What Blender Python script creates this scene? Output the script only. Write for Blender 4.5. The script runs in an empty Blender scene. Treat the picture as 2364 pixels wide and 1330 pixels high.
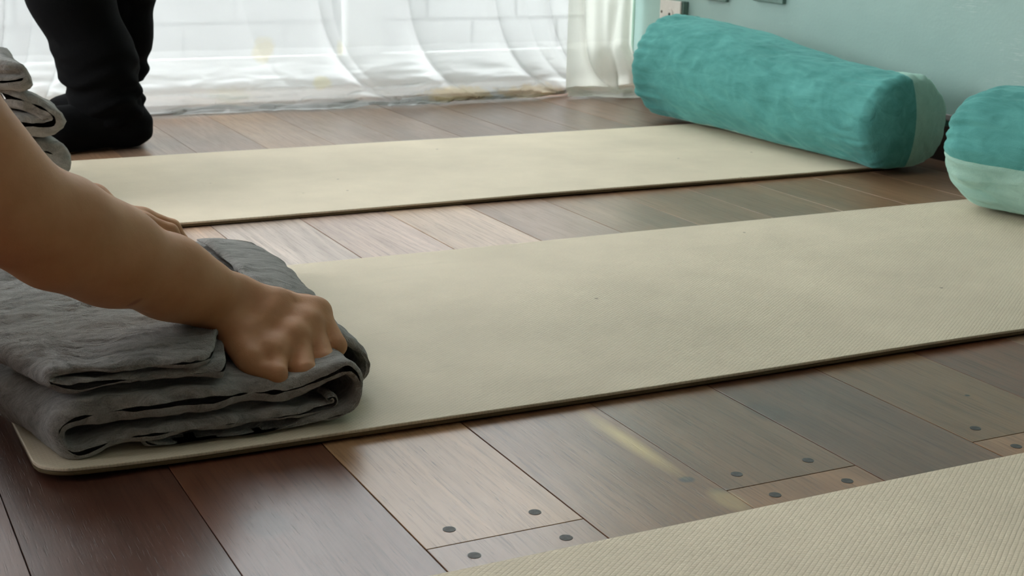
import bpy, math, random
import numpy as np
from mathutils import Vector, Matrix, noise

random.seed(7)
rng = np.random.default_rng(11)
scene = bpy.context.scene
COL = scene.collection
PI = math.pi

# ------------------------------------------------------------------ helpers
def V(*a): return np.array(a, float)

def mesh_from(name, verts, faces, mat=None, parent=None, smooth=True):
    """One mesh object from numpy verts and quad/tri lists."""
    me = bpy.data.meshes.new(name)
    verts = np.asarray(verts, np.float32)
    if isinstance(faces, np.ndarray):
        nf, k = faces.shape
        me.vertices.add(len(verts)); me.vertices.foreach_set('co', verts.ravel())
        me.loops.add(nf*k); me.loops.foreach_set('vertex_index', faces.astype(np.int32).ravel())
        me.polygons.add(nf)
        me.polygons.foreach_set('loop_start', np.arange(0, nf*k, k, dtype=np.int32))
        me.polygons.foreach_set('loop_total', np.full(nf, k, np.int32))
        me.update(calc_edges=True)
        me.validate()
    else:
        me.from_pydata([tuple(v) for v in verts.tolist()], [], faces)
        me.update()
    if smooth:
        me.polygons.foreach_set('use_smooth', np.ones(len(me.polygons), bool))
    o = bpy.data.objects.new(name, me)
    COL.objects.link(o)
    if mat: me.materials.append(mat)
    if parent: o.parent = parent
    return o

def thing(name, label, cat, loc=(0, 0, 0), group=None):
    o = bpy.data.objects.new(name, None)
    o.empty_display_size = .05
    o.location = loc
    COL.objects.link(o)
    tag(o, label, cat, group)
    return o

def tag(o, label, cat, group=None):
    o['label'] = label; o['category'] = cat
    if group: o['group'] = group
    return o

def adopt(child, parent):
    """Parent a mesh built in world coordinates, keeping it where it is."""
    child.parent = parent
    child.location = -Vector(parent.location)
    return child

def struct(o):
    o['kind'] = 'structure'
    return o

def box_vf(lo, hi, off=0):
    x0, y0, z0 = lo; x1, y1, z1 = hi
    v = [(x0,y0,z0),(x1,y0,z0),(x1,y1,z0),(x0,y1,z0),(x0,y0,z1),(x1,y0,z1),(x1,y1,z1),(x0,y1,z1)]
    f = [(0,3,2,1),(4,5,6,7),(0,1,5,4),(1,2,6,5),(2,3,7,6),(3,0,4,7)]
    return v, [tuple(i+off for i in q) for q in f]

def boxes(name, lst, mat, parent=None, bevel=0):
    vs, fs = [], []
    for lo, hi in lst:
        v, f = box_vf(lo, hi, len(vs)); vs += v; fs += f
    o = mesh_from(name, vs, fs, mat, parent, smooth=False)
    if bevel:
        m = o.modifiers.new('bevel', 'BEVEL'); m.width = bevel; m.segments = 3; m.limit_method = 'ANGLE'
    return o

def sstep(a, b, x):
    t = np.clip((x-a)/(b-a), 0, 1); return t*t*(3-2*t)

def fbm(P, octv=3):
    """Perlin fbm over an (N,3) array."""
    out = np.empty(len(P))
    for i, p in enumerate(P):
        v = Vector(p); s = 0; a = 1
        for _ in range(octv):
            s += a*noise.noise(v); v = v*2.03; a *= .5
        out[i] = s
    return out

# -------------------------------------------------- distance-field modelling
def cap(p, a, b, ra, rb=None):
    rb = ra if rb is None else rb
    a = np.asarray(a, float); b = np.asarray(b, float)
    ba = b-a; pa = p-a
    h = np.clip((pa@ba)/max(ba@ba, 1e-12), 0, 1)
    return np.linalg.norm(pa-h[:, None]*ba, axis=1)-(ra+(rb-ra)*h)

def ell(p, c, r):
    q = (p-np.asarray(c))/np.asarray(r)
    k = np.linalg.norm(q, axis=1)
    return (k-1)*min(r)

def smin(a, b, k):
    h = np.clip(k-np.abs(a-b), 0, None)/k
    return np.minimum(a, b)-h*h*k*.25

def chain(p, pts, k=.02):
    d = None
    for (a, ra), (b, rb) in zip(pts[:-1], pts[1:]):
        c = cap(p, a, b, ra, rb)
        d = c if d is None else smin(d, c, k)
    return d

def sdf_mesh(name, f, lo, hi, h, mat, parent=None, B=8, slack=1.6):
    """Naive surface nets over the blocks of a grid that touch the surface."""
    lo = np.array(lo, float); hi = np.array(hi, float)
    nb = np.ceil((hi-lo)/(h*B)).astype(int)
    I = np.stack(np.meshgrid(*[np.arange(k) for k in nb], indexing='ij'), -1).reshape(-1, 3)
    keep = []
    for c in np.array_split(I, max(1, len(I)//4000)):
        d = f(lo+(c+.5)*B*h)
        keep.append(c[np.abs(d) < B*h*.87*slack+h])
    I = np.concatenate(keep)
    g = np.arange(B+1)
    loc = np.stack(np.meshgrid(g, g, g, indexing='ij'), -1).reshape(-1, 3)
    corners = [(i, j, k) for i in (0, 1) for j in (0, 1) for k in (0, 1)]
    N = nb*B+2
    cid, pos, sgn = [], [], []
    for blk in np.array_split(I, max(1, len(I)//150)):
        idx = blk[:, None]*B+loc[None]
        d = f((lo+idx.reshape(-1, 3)*h)).reshape(-1, B+1, B+1, B+1)
        cv = np.stack([d[:, i:B+i, j:B+j, k:B+k] for i, j, k in corners], -1)
        s = cv < 0
        m = s.any(-1) & ~s.all(-1)
        if not m.any(): continue
        w = np.argwhere(m)
        cell = blk[w[:, 0]]*B+w[:, 1:]
        vals = cv[m]; sg = s[m]
        acc = np.zeros((len(w), 3)); cnt = np.zeros(len(w))
        for ia in range(8):
            for ax in range(3):
                a = corners[ia]
                if a[ax]: continue
                b = list(a); b[ax] = 1
                ib = corners.index(tuple(b))
                e = sg[:, ia] != sg[:, ib]
                t = np.zeros(len(w))
                t[e] = vals[e, ia]/(vals[e, ia]-vals[e, ib])
                pt = np.tile(np.array(a, float), (len(w), 1)); pt[:, ax] += t
                acc[e] += pt[e]; cnt[e] += 1
        pos.append(lo+(cell+acc/cnt[:, None])*h)
        cid.append((cell[:, 0]*N[1]+cell[:, 1])*N[2]+cell[:, 2])
        sgn.append(np.stack([sg[:, 0], sg[:, 4], sg[:, 2], sg[:, 1]], -1))
    pos = np.concatenate(pos); cid = np.concatenate(cid); sgn = np.concatenate(sgn)
    o = np.argsort(cid); cid = cid[o]; pos = pos[o]; sgn = sgn[o]
    st = np.array([N[1]*N[2], N[2], 1])
    faces = []
    for ax in range(3):
        u, v = (ax+1) % 3, (ax+2) % 3
        e = np.nonzero(sgn[:, 0] != sgn[:, ax+1])[0]
        ids = [cid[e], cid[e]-st[u], cid[e]-st[u]-st[v], cid[e]-st[v]]
        q = np.stack([np.searchsorted(cid, k) for k in ids], -1)
        q = np.clip(q, 0, len(cid)-1)
        ok = np.all(np.stack([cid[q[:, n]] == ids[n] for n in range(4)], -1), -1)
        q = q[ok]; flip = ~sgn[e, 0][ok]
        q[flip] = q[flip][:, ::-1]
        faces.append(q)
    return mesh_from(name, pos, np.concatenate(faces), mat, parent)

# ---------------------------------------------------------------- materials
def new_mat(name):
    m = bpy.data.materials.new(name); m.use_nodes = True
    nt = m.node_tree; nt.nodes.clear()
    out = nt.nodes.new('ShaderNodeOutputMaterial')
    b = nt.nodes.new('ShaderNodeBsdfPrincipled')
    nt.links.new(b.outputs[0], out.inputs[0])
    return m, nt, b, out

class NT:
    """Short-hand for building node trees."""
    def __init__(s, nt): s.nt = nt
    def n(s, t, **kw):
        x = s.nt.nodes.new(t)
        for k, v in kw.items(): setattr(x, k, v)
        return x
    def l(s, a, b): s.nt.links.new(a, b)
    def val(s, sock, v):
        if hasattr(v, 'is_linked') or isinstance(v, bpy.types.NodeSocket): s.l(v, sock)
        else: sock.default_value = v
    def math(s, op, a, b=0., c=None):
        x = s.n('ShaderNodeMath', operation=op)
        s.val(x.inputs[0], a); s.val(x.inputs[1], b)
        if c is not None: s.val(x.inputs[2], c)
        return x.outputs[0]
    def mix(s, f, a, b, mode='MIX'):
        x = s.n('ShaderNodeMix', data_type='RGBA', blend_type=mode)
        s.val(x.inputs[0], f)
        for k, v in ((6, a), (7, b)):
            if isinstance(v, tuple): v = (*v[:3], 1)
            s.val(x.inputs[k], v)
        return x.outputs[2]
    def coord(s, scale=(1, 1, 1), kind='Object', rot=(0, 0, 0), loc=(0, 0, 0)):
        t = s.n('ShaderNodeTexCoord'); m = s.n('ShaderNodeMapping')
        s.l(t.outputs[kind], m.inputs[0])
        m.inputs['Scale'].default_value = scale; m.inputs['Rotation'].default_value = rot
        m.inputs['Location'].default_value = loc
        return m.outputs[0]
    def noise(s, vec, scale, detail=3, rough=.5, dist=0.):
        x = s.n('ShaderNodeTexNoise')
        if vec is not None: s.l(vec, x.inputs['Vector'])
        x.inputs['Scale'].default_value = scale; x.inputs['Detail'].default_value = detail
        x.inputs['Roughness'].default_value = rough; x.inputs['Distortion'].default_value = dist
        return x.outputs[0]
    def ramp(s, f, stops):
        x = s.n('ShaderNodeValToRGB'); s.l(f, x.inputs[0])
        e = x.color_ramp.elements
        while len(e) < len(stops): e.new(.5)
        for k, (p, c) in zip(e, stops):
            k.position = p; k.color = (*c, 1) if len(c) == 3 else c
        return x.outputs[0]
    def maprange(s, v, a, b, c, d):
        x = s.n('ShaderNodeMapRange'); s.l(v, x.inputs[0])
        for i, k in zip((1, 2, 3, 4), (a, b, c, d)): x.inputs[i].default_value = k
        return x.outputs[0]
    def bump(s, h, dist, strength=1., nrm=None):
        x = s.n('ShaderNodeBump'); s.l(h, x.inputs['Height'])
        x.inputs['Distance'].default_value = dist; x.inputs['Strength'].default_value = strength
        if nrm is not None: s.l(nrm, x.inputs['Normal'])
        return x.outputs[0]

def plain(name, col, rough=.5, var=.06, scale=20, bump=0., metal=0.):
    m, nt, b, out = new_mat(name); k = NT(nt)
    c = k.coord()
    f = k.noise(c, scale, 4, .6)
    a = tuple(x*(1-var) for x in col); d = tuple(min(1, x*(1+var)) for x in col)
    k.l(k.mix(k.maprange(f, .3, .7, 0, 1), a, d), b.inputs['Base Color'])
    b.inputs['Roughness'].default_value = rough; b.inputs['Metallic'].default_value = metal
    if bump: k.l(k.bump(f, bump), b.inputs['Normal'])
    return m

# --- floor boards
def mat_floor():
    m, nt, b, out = new_mat('oiled_boards'); k = NT(nt)
    at = k.n('ShaderNodeAttribute', attribute_name='board')
    tint = k.n('ShaderNodeAttribute', attribute_name='tint')
    sep = k.n('ShaderNodeSeparateColor'); k.l(at.outputs['Color'], sep.inputs[0])
    tc = k.n('ShaderNodeTexCoord')
    sx = k.n('ShaderNodeSeparateXYZ'); k.l(tc.outputs['Object'], sx.inputs[0])
    x = k.math('ADD', sx.outputs[0], k.math('MULTIPLY', sep.outputs[0], 37.))
    y = k.math('ADD', sx.outputs[1], k.math('MULTIPLY', sep.outputs[1], 53.))
    def vec(ax, ay):
        c = k.n('ShaderNodeCombineXYZ')
        k.l(k.math('MULTIPLY', x, ax), c.inputs[0]); k.l(k.math('MULTIPLY', y, ay), c.inputs[1])
        return c.outputs[0]
    broad = k.noise(vec(9, 1.6), 1., 3, .55, .6)
    # cathedral growth rings: bands of the slow field
    rings = k.math('SINE', k.math('MULTIPLY', k.noise(vec(7., .9), 1., 2, .45, .5), 95.))
    rings = k.maprange(rings, -1, 1, 0, 1)
    fibre = k.noise(vec(330, 11), 1., 3, .65)
    pore = k.noise(vec(700, 34), 1., 2, .6)
    streak = k.noise(vec(60, 1.2), 1., 4, .6, .2)
    base = k.mix(1., tint.outputs['Color'], (1.55, 1.42, 1.32), 'MULTIPLY')
    dark = k.mix(1., base, (.50, .44, .40), 'MULTIPLY')
    lite = k.mix(1., base, (1.42, 1.36, 1.26), 'MULTIPLY')
    c = k.mix(k.maprange(broad, .3, .7, 0, 1), k.mix(.45, base, dark), k.mix(.5, base, lite))
    c = k.mix(k.math('MULTIPLY', rings, k.math('MULTIPLY', sep.outputs[2], .40)), c, dark)
    c = k.mix(k.maprange(streak, .5, .75, 0, .55), c, dark)
    c = k.mix(k.maprange(streak, .42, .25, 0, .5), c, lite)
    c = k.mix(k.maprange(fibre, .50, .70, 0, .75), c, dark)
    c = k.mix(k.maprange(pore, .62, .74, 0, .55), c, (.03, .017, .01))
    # knots and the pale sapwood streak seen on the boards by the middle mat
    def spot(px, py, rx, ry, soft=.55):
        dx = k.math('DIVIDE', k.math('SUBTRACT', sx.outputs[0], px), rx)
        dy = k.math('DIVIDE', k.math('SUBTRACT', sx.outputs[1], py), ry)
        d = k.math('SQRT', k.math('ADD', k.math('MULTIPLY', dx, dx), k.math('MULTIPLY', dy, dy)))
        d = k.math('ADD', d, k.math('MULTIPLY', k.math('SUBTRACT', broad, .5), .9))
        return k.maprange(d, soft, 1., 1, 0)
    for (px, py, rx, ry, a, col) in ((.293, .982, .022, .030, .55, (.035, .018, .012)),
                                     (.640, .924, .009, .008, .75, (.035, .035, .035)),
                                     (.651, .892, .010, .009, .6, (.045, .045, .042)),
                                     (.80, 1.03, .02, .03, .35, (.04, .025, .017)),
                                     (1.017, .99, .0035, .0035, 1., (.008, .005, .004)),
                                     (.648, .875, .015, .030, .7, (.40, .27, .12))):
        c = k.mix(k.math('MULTIPLY', spot(px, py, rx, ry), a), c, col)
    sap = spot(.640, 1.02, .014, .105, .2)
    c = k.mix(k.math('MULTIPLY', sap, .9), c, (.60, .42, .17))
    k.l(c, b.inputs['Base Color'])
    wear = k.noise(k.coord(), 3., 4, .6)
    r = k.math('ADD', k.maprange(wear, .3, .7, .27, .36), k.math('MULTIPLY', fibre, .08))
    k.l(r, b.inputs['Roughness'])
    b.inputs['IOR'].default_value = 1.5
    b.inputs['Specular IOR Level'].default_value = .35
    b.inputs['Coat Weight'].default_value = .42
    b.inputs['Coat Roughness'].default_value = .24
    h = k.math('ADD', k.math('MULTIPLY', fibre, .5), k.math('MULTIPLY', k.noise(vec(14, 3), 1., 2), 1.5))
    h = k.math('SUBTRACT', h, k.math('MULTIPLY', k.maprange(pore, .6, .75, 0, 1), .5))
    k.l(k.bump(h, .00035, .8), b.inputs['Normal'])
    return m

# --- yoga mat foam with a fine woven emboss
def mat_foam(name, col, weave=True):
    m, nt, b, out = new_mat(name); k = NT(nt)
    c = k.coord()
    mott = k.noise(c, 5., 5, .6); fine = k.noise(c, 260., 3, .6)
    scuff = k.noise(k.coord((1.3, 9, 1)), 3., 5, .7)
    a = tuple(x*.90 for x in col); d = tuple(min(1, x*1.05) for x in col)
    cc = k.mix(k.maprange(mott, .32, .68, 0, 1), a, d)
    cc = k.mix(k.maprange(scuff, .60, .72, 0, .35), cc, tuple(x*.82 for x in col))
    dots = k.n('ShaderNodeTexVoronoi'); k.l(c, dots.inputs['Vector']); dots.inputs['Scale'].default_value = 11.
    cc = k.mix(k.maprange(dots.outputs['Distance'], .018, .035, .7, 0), cc, (.12, .09, .06))
    k.l(cc, b.inputs['Base Color'])
    b.inputs['Roughness'].default_value = .62
    b.inputs['Specular IOR Level'].default_value = .35
    if weave:
        s = k.n('ShaderNodeSeparateXYZ'); k.l(c, s.inputs[0])
        wob = k.math('MULTIPLY', k.math('SUBTRACT', k.noise(c, 30., 1), .5), .6)
        p = 2*PI/.0046
        def wave(ax, ay):
            t = k.math('ADD', k.math('MULTIPLY', s.outputs[0], ax*p), k.math('MULTIPLY', s.outputs[1], ay*p))
            return k.math('ABSOLUTE', k.math('SINE', k.math('ADD', t, wob)))
        w = k.math('MINIMUM', wave(.36, .50), wave(-.36, .50))
        w = k.math('POWER', w, .45)
        w = k.math('ADD', w, k.math('MULTIPLY', fine, .5))
        k.l(k.bump(w, .00065, .5), b.inputs['Normal'])
        g = k.maprange(w, .25, 1.0, .86, 1.03)
        k.l(k.mix(1., cc, g, 'MULTIPLY'), b.inputs['Base Color'])
    else:
        k.l(k.bump(fine, .0006), b.inputs['Normal'])
    return m

# --- velvet of the bolsters
def mat_velvet(name, col, dark):
    m, nt, b, out = new_mat(name); k = NT(nt)
    c = k.coord()
    nap = k.noise(c, 9., 4, .62, .8)
    nap2 = k.noise(k.coord((46, 13, 46), rot=(.75, .1, .35)), 1., 4, .6, .9)
    f = k.math('ADD', k.math('MULTIPLY', nap, .5), k.math('MULTIPLY', nap2, .5))
    k.l(k.mix(k.maprange(f, .36, .64, 0, 1), dark, col), b.inputs['Base Color'])
    b.inputs['Roughness'].default_value = .8
    b.inputs['Specular IOR Level'].default_value = .15
    b.inputs['Sheen Weight'].default_value = .55
    b.inputs['Sheen Roughness'].default_value = .45
    b.inputs['Sheen Tint'].default_value = (*[min(1, x*1.6+.15) for x in col], 1)
    h = k.math('ADD', k.noise(c, 600., 2), k.math('MULTIPLY', nap2, 3.))
    k.l(k.bump(h, .0008, .7), b.inputs['Normal'])
    return m

# --- plush of the blankets
def mat_plush():
    m, nt, b, out = new_mat('grey_plush'); k = NT(nt)
    c = k.coord()
    warp = k.noise(c, 14., 2)
    v = k.coord((38, 130, 60), rot=(0, 0, .25))
    mixv = k.n('ShaderNodeVectorMath', operation='ADD'); k.l(v, mixv.inputs[0])
    cv = k.n('ShaderNodeCombineXYZ'); k.l(k.math('MULTIPLY', warp, 9.), cv.inputs[1]); k.l(cv.outputs[0], mixv.inputs[1])
    brush = k.noise(mixv.outputs[0], 1., 4, .65, .7)
    fine = k.noise(c, 900., 3, .7)
    f = k.math('ADD', k.math('MULTIPLY', brush, .65), k.math('MULTIPLY', fine, .35))
    k.l(k.mix(k.maprange(f, .36, .64, 0, 1), (.225, .203, .175), (.62, .585, .54)), b.inputs['Base Color'])
    b.inputs['Roughness'].default_value = .9
    b.inputs['Specular IOR Level'].default_value = .1
    b.inputs['Sheen Weight'].default_value = .6
    b.inputs['Sheen Roughness'].default_value = .5
    b.inputs['Sheen Tint'].default_value = (.8, .82, .85, 1)
    h = k.math('ADD', k.math('MULTIPLY', brush, 1.), k.math('MULTIPLY', fine, .45))
    k.l(k.bump(h, .009, .9), b.inputs['Normal'])
    return m

# --- sheer curtain cloth: part open weave, part light-scattering thread
def mat_sheer(name, tint, sheer, stains=()):
    m, nt, b, out = new_mat(name); k = NT(nt)
    nt.nodes.remove(b)
    c = k.coord()
    weave = k.noise(k.coord((900, 900, 250)), 1., 2)
    soft = k.noise(c, 7., 3, .55)
    col = k.mix(k.maprange(soft, .3, .7, 0, 1), tint, tuple(x*.95 for x in tint))
    s = k.n('ShaderNodeSeparateXYZ'); k.l(c, s.inputs[0])
    for (px, pz, rx, rz, a, scol) in stains:
        dx = k.math('DIVIDE', k.math('SUBTRACT', s.outputs[0], px), rx)
        dz = k.math('DIVIDE', k.math('SUBTRACT', s.outputs[2], pz), rz)
        d = k.math('SQRT', k.math('ADD', k.math('MULTIPLY', dx, dx), k.math('MULTIPLY', dz, dz)))
        d = k.math('ADD', d, k.math('MULTIPLY', k.math('SUBTRACT', k.noise(c, 38., 3), .5), 1.1))
        col = k.mix(k.maprange(d, .55, 1.0, a, 0), col, scol)
    df = k.n('ShaderNodeBsdfDiffuse'); tl = k.n('ShaderNodeBsdfTranslucent'); tr = k.n('ShaderNodeBsdfTransparent')
    k.l(col, df.inputs[0]); k.l(col, tl.inputs[0]); k.l(col, tr.inputs[0])
    nrm = k.bump(weave, .0004, .5)
    k.l(nrm, df.inputs['Normal']); k.l(nrm, tl.inputs['Normal'])
    a = k.n('ShaderNodeMixShader')      # gathered on the floor the cloth lies many layers deep
    k.l(k.maprange(s.outputs[2], .004, .014, .32, .58), a.inputs[0])
    k.l(df.outputs[0], a.inputs[1]); k.l(tl.outputs[0], a.inputs[2])
    z = k.n('ShaderNodeMixShader')
    k.l(k.maprange(k.math('ADD', s.outputs[2], k.math('MULTIPLY', soft, .012)), .136, .140, sheer*.62, sheer), (zf := k.n('ShaderNodeMath', operation='MULTIPLY')).inputs[0])
    k.l(k.maprange(s.outputs[2], .006, .02, 0, 1), zf.inputs[1]); k.l(zf.outputs[0], z.inputs[0])
    k.l(a.outputs[0], z.inputs[1]); k.l(tr.outputs[0], z.inputs[2])
    k.l(z.outputs[0], out.inputs[0])
    return m

# --- painted wall with rubbed scratches
def mat_wall(name, col, scr=True):
    m, nt, b, out = new_mat(name); k = NT(nt)
    c = k.coord()
    br = k.noise(k.coord((1, 14, 60)), 1., 4, .6)
    bl = k.noise(c, 4., 4, .6)
    cc = k.mix(k.maprange(bl, .3, .7, 0, 1), tuple(x*.93 for x in col), tuple(min(1, x*1.05) for x in col))
    cc = k.mix(k.maprange(br, .55, .75, 0, .3), cc, tuple(x*.88 for x in col))
    if scr:
        s = k.n('ShaderNodeSeparateXYZ'); k.l(c, s.inputs[0])
        lines = k.noise(k.coord((1, 30, 420), rot=(.13, 0, 0)), 1., 3, .7)
        patch = k.noise(c, 9., 3, .6)
        area = k.math('MULTIPLY', k.maprange(s.outputs[1], 2.12, 1.95, 0, 1), k.maprange(s.outputs[2], .10, .14, 0, 1))
        a2 = k.math('MULTIPLY', k.maprange(patch, .50, .62, 0, 1), k.maprange(lines, .54, .66, 0, 1))
        cc = k.mix(k.math('MULTIPLY', k.math('MULTIPLY', a2, area), .55), cc, (.62, .70, .66))
    k.l(cc, b.inputs['Base Color'])
    b.inputs['Roughness'].default_value = .42
    k.l(k.bump(k.math('ADD', br, k.noise(c, 160., 2)), .0005, .6), b.inputs['Normal'])
    return m

def mat_skin():
    m, nt, b, out = new_mat('skin'); k = NT(nt)
    c = k.coord()
    mott = k.noise(c, 26., 4, .6); big = k.noise(c, 8., 2)
    cc = k.mix(k.maprange(mott, .3, .7, 0, 1), (.47, .225, .105), (.55, .285, .145))
    cc = k.mix(k.maprange(big, .55, .75, 0, .35), cc, (.50, .20, .12))
    s = k.n('ShaderNodeSeparateXYZ'); k.l(c, s.inputs[0])
    # the small scrape on the forearm
    dx = k.math('DIVIDE', k.math('SUBTRACT', s.outputs[0], .2365), .0065)
    dz = k.math('DIVIDE', k.math('SUBTRACT', s.outputs[2], .1375), .0032)
    dz = k.math('SUBTRACT', dz, k.math('MULTIPLY', dx, .9))
    d = k.math('SQRT', k.math('ADD', k.math('MULTIPLY', dx, dx), k.math('MULTIPLY', dz, dz)))
    cc = k.mix(k.maprange(d, .5, 1.2, .55, 0), cc, (.24, .08, .05))
    k.l(cc, b.inputs['Base Color'])
    b.inputs['Roughness'].default_value = .6
    b.inputs['Specular IOR Level'].default_value = .28
    b.inputs['Subsurface Weight'].default_value = .12
    b.inputs['Subsurface Radius'].default_value = (.8, .3, .15)
    b.inputs['Subsurface Scale'].default_value = .006
    pores = k.noise(c, 700., 2); lines = k.noise(c, 240., 2)
    k.l(k.bump(k.math('ADD', pores, lines), .0003, .4), b.inputs['Normal'])
    return m

def mat_cloth(name, col, sheen=.2):
    m, nt, b, out = new_mat(name); k = NT(nt)
    c = k.coord(); f = k.noise(c, 400., 3)
    k.l(k.mix(f, tuple(x*.7 for x in col), tuple(x*1.3 for x in col)), b.inputs['Base Color'])
    b.inputs['Roughness'].default_value = .95
    b.inputs['Specular IOR Level'].default_value = .1
    b.inputs['Sheen Weight'].default_value = sheen
    b.inputs['Sheen Roughness'].default_value = .4
    k.l(k.bump(f, .001, .5), b.inputs['Normal'])
    return m

def mat_glass():
    m, nt, b, out = new_mat('window_glass'); k = NT(nt)
    nt.nodes.remove(b)
    fr = k.n('ShaderNodeFresnel'); fr.inputs[0].default_value = 1.45
    tr = k.n('ShaderNodeBsdfTransparent'); tr.inputs[0].default_value = (.93, .96, .95, 1)
    gl = k.n('ShaderNodeBsdfGlossy'); gl.inputs['Roughness'].default_value = .02
    z = k.n('ShaderNodeMixShader'); k.l(fr.outputs[0], z.inputs[0]); k.l(tr.outputs[0], z.inputs[1]); k.l(gl.outputs[0], z.inputs[2])
    k.l(z.outputs[0], out.inputs[0])
    return m

M = dict(
    floor=mat_floor(),
    subfloor=plain('dark_gap', (.012, .008, .006), .9),
    foam=mat_foam('sand_foam', (.69, .59, .44)),
    foam_edge=mat_foam('tan_foam_base', (.13, .09, .040), False),
    teal=mat_velvet('teal_velvet', (.095, .315, .285), (.048, .20, .18)),
    mint=mat_velvet('mint_velvet', (.32, .50, .42), (.23, .40, .33)),
    plush=mat_plush(),
    skin=mat_skin(),
    black=mat_cloth('black_jersey', (.0020, .0020, .0022), .0),
    sock=mat_cloth('black_sock', (.003, .003, .0033), .02),
    shirt=mat_cloth('dark_shirt', (.02, .02, .025)),
    hair=mat_cloth('brown_hair', (.03, .018, .01)),
    wall=mat_wall('teal_paint', (.30, .435, .395)),
    wall_plain=mat_wall('beige_paint', (.42, .35, .28), False),
    white_wall=mat_wall('off_white_paint', (.62, .62, .58), False),
    ceiling=plain('ceiling_paint', (.72, .72, .70), .8),
    mint_paint=plain('pale_mint_paint', (.50, .72, .60), .4, .04),
    dark_wood=plain('dark_skirting_wood', (.022, .011, .007), .45, .3, 30),
    grey_strip=plain('grey_painted_strip', (.22, .20, .19), .5, .1),
    plate=plain('ivory_plastic', (.66, .62, .56), .4, .05, 60),
    plate_side=plain('teal_smeared_box', (.13, .21, .18), .5, .15, 60),
    screw=plain('dull_screw', (.12, .11, .09), .4, .1, 60, 0, .6),
    hole=plain('socket_hole', (.01, .01, .01), .7),
    plug=plain('grey_dowel', (.082, .078, .074), .5, .35, 160),
    white_paint=plain('white_window_paint', (.74, .74, .72), .4),
    glass=mat_glass(),
    paving=plain('dark_paving', (.17, .17, .165), .8),  # darkened so less daylight bounces onto the lower curtain
    sheer=mat_sheer('sheer_white_cloth', (.745, .75, .742), .28,
                    ((.945, .128, .030, .032, .38, (.72, .62, .36)), (1.075, .052, .026, .017, .38, (.78, .70, .36)),
                     (1.40, .018, .10, .020, .50, (.76, .60, .30)), (1.60, .015, .11, .022, .55, (.74, .58, .33)),
                     (.86, .035, .06, .02, .30, (.62, .63, .50)), (1.12, .13, .012, .02, .4, (.74, .68, .45)))),
    cream=mat_sheer('cream_curtain_cloth', (.87, .87, .80), .16),
)

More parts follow.
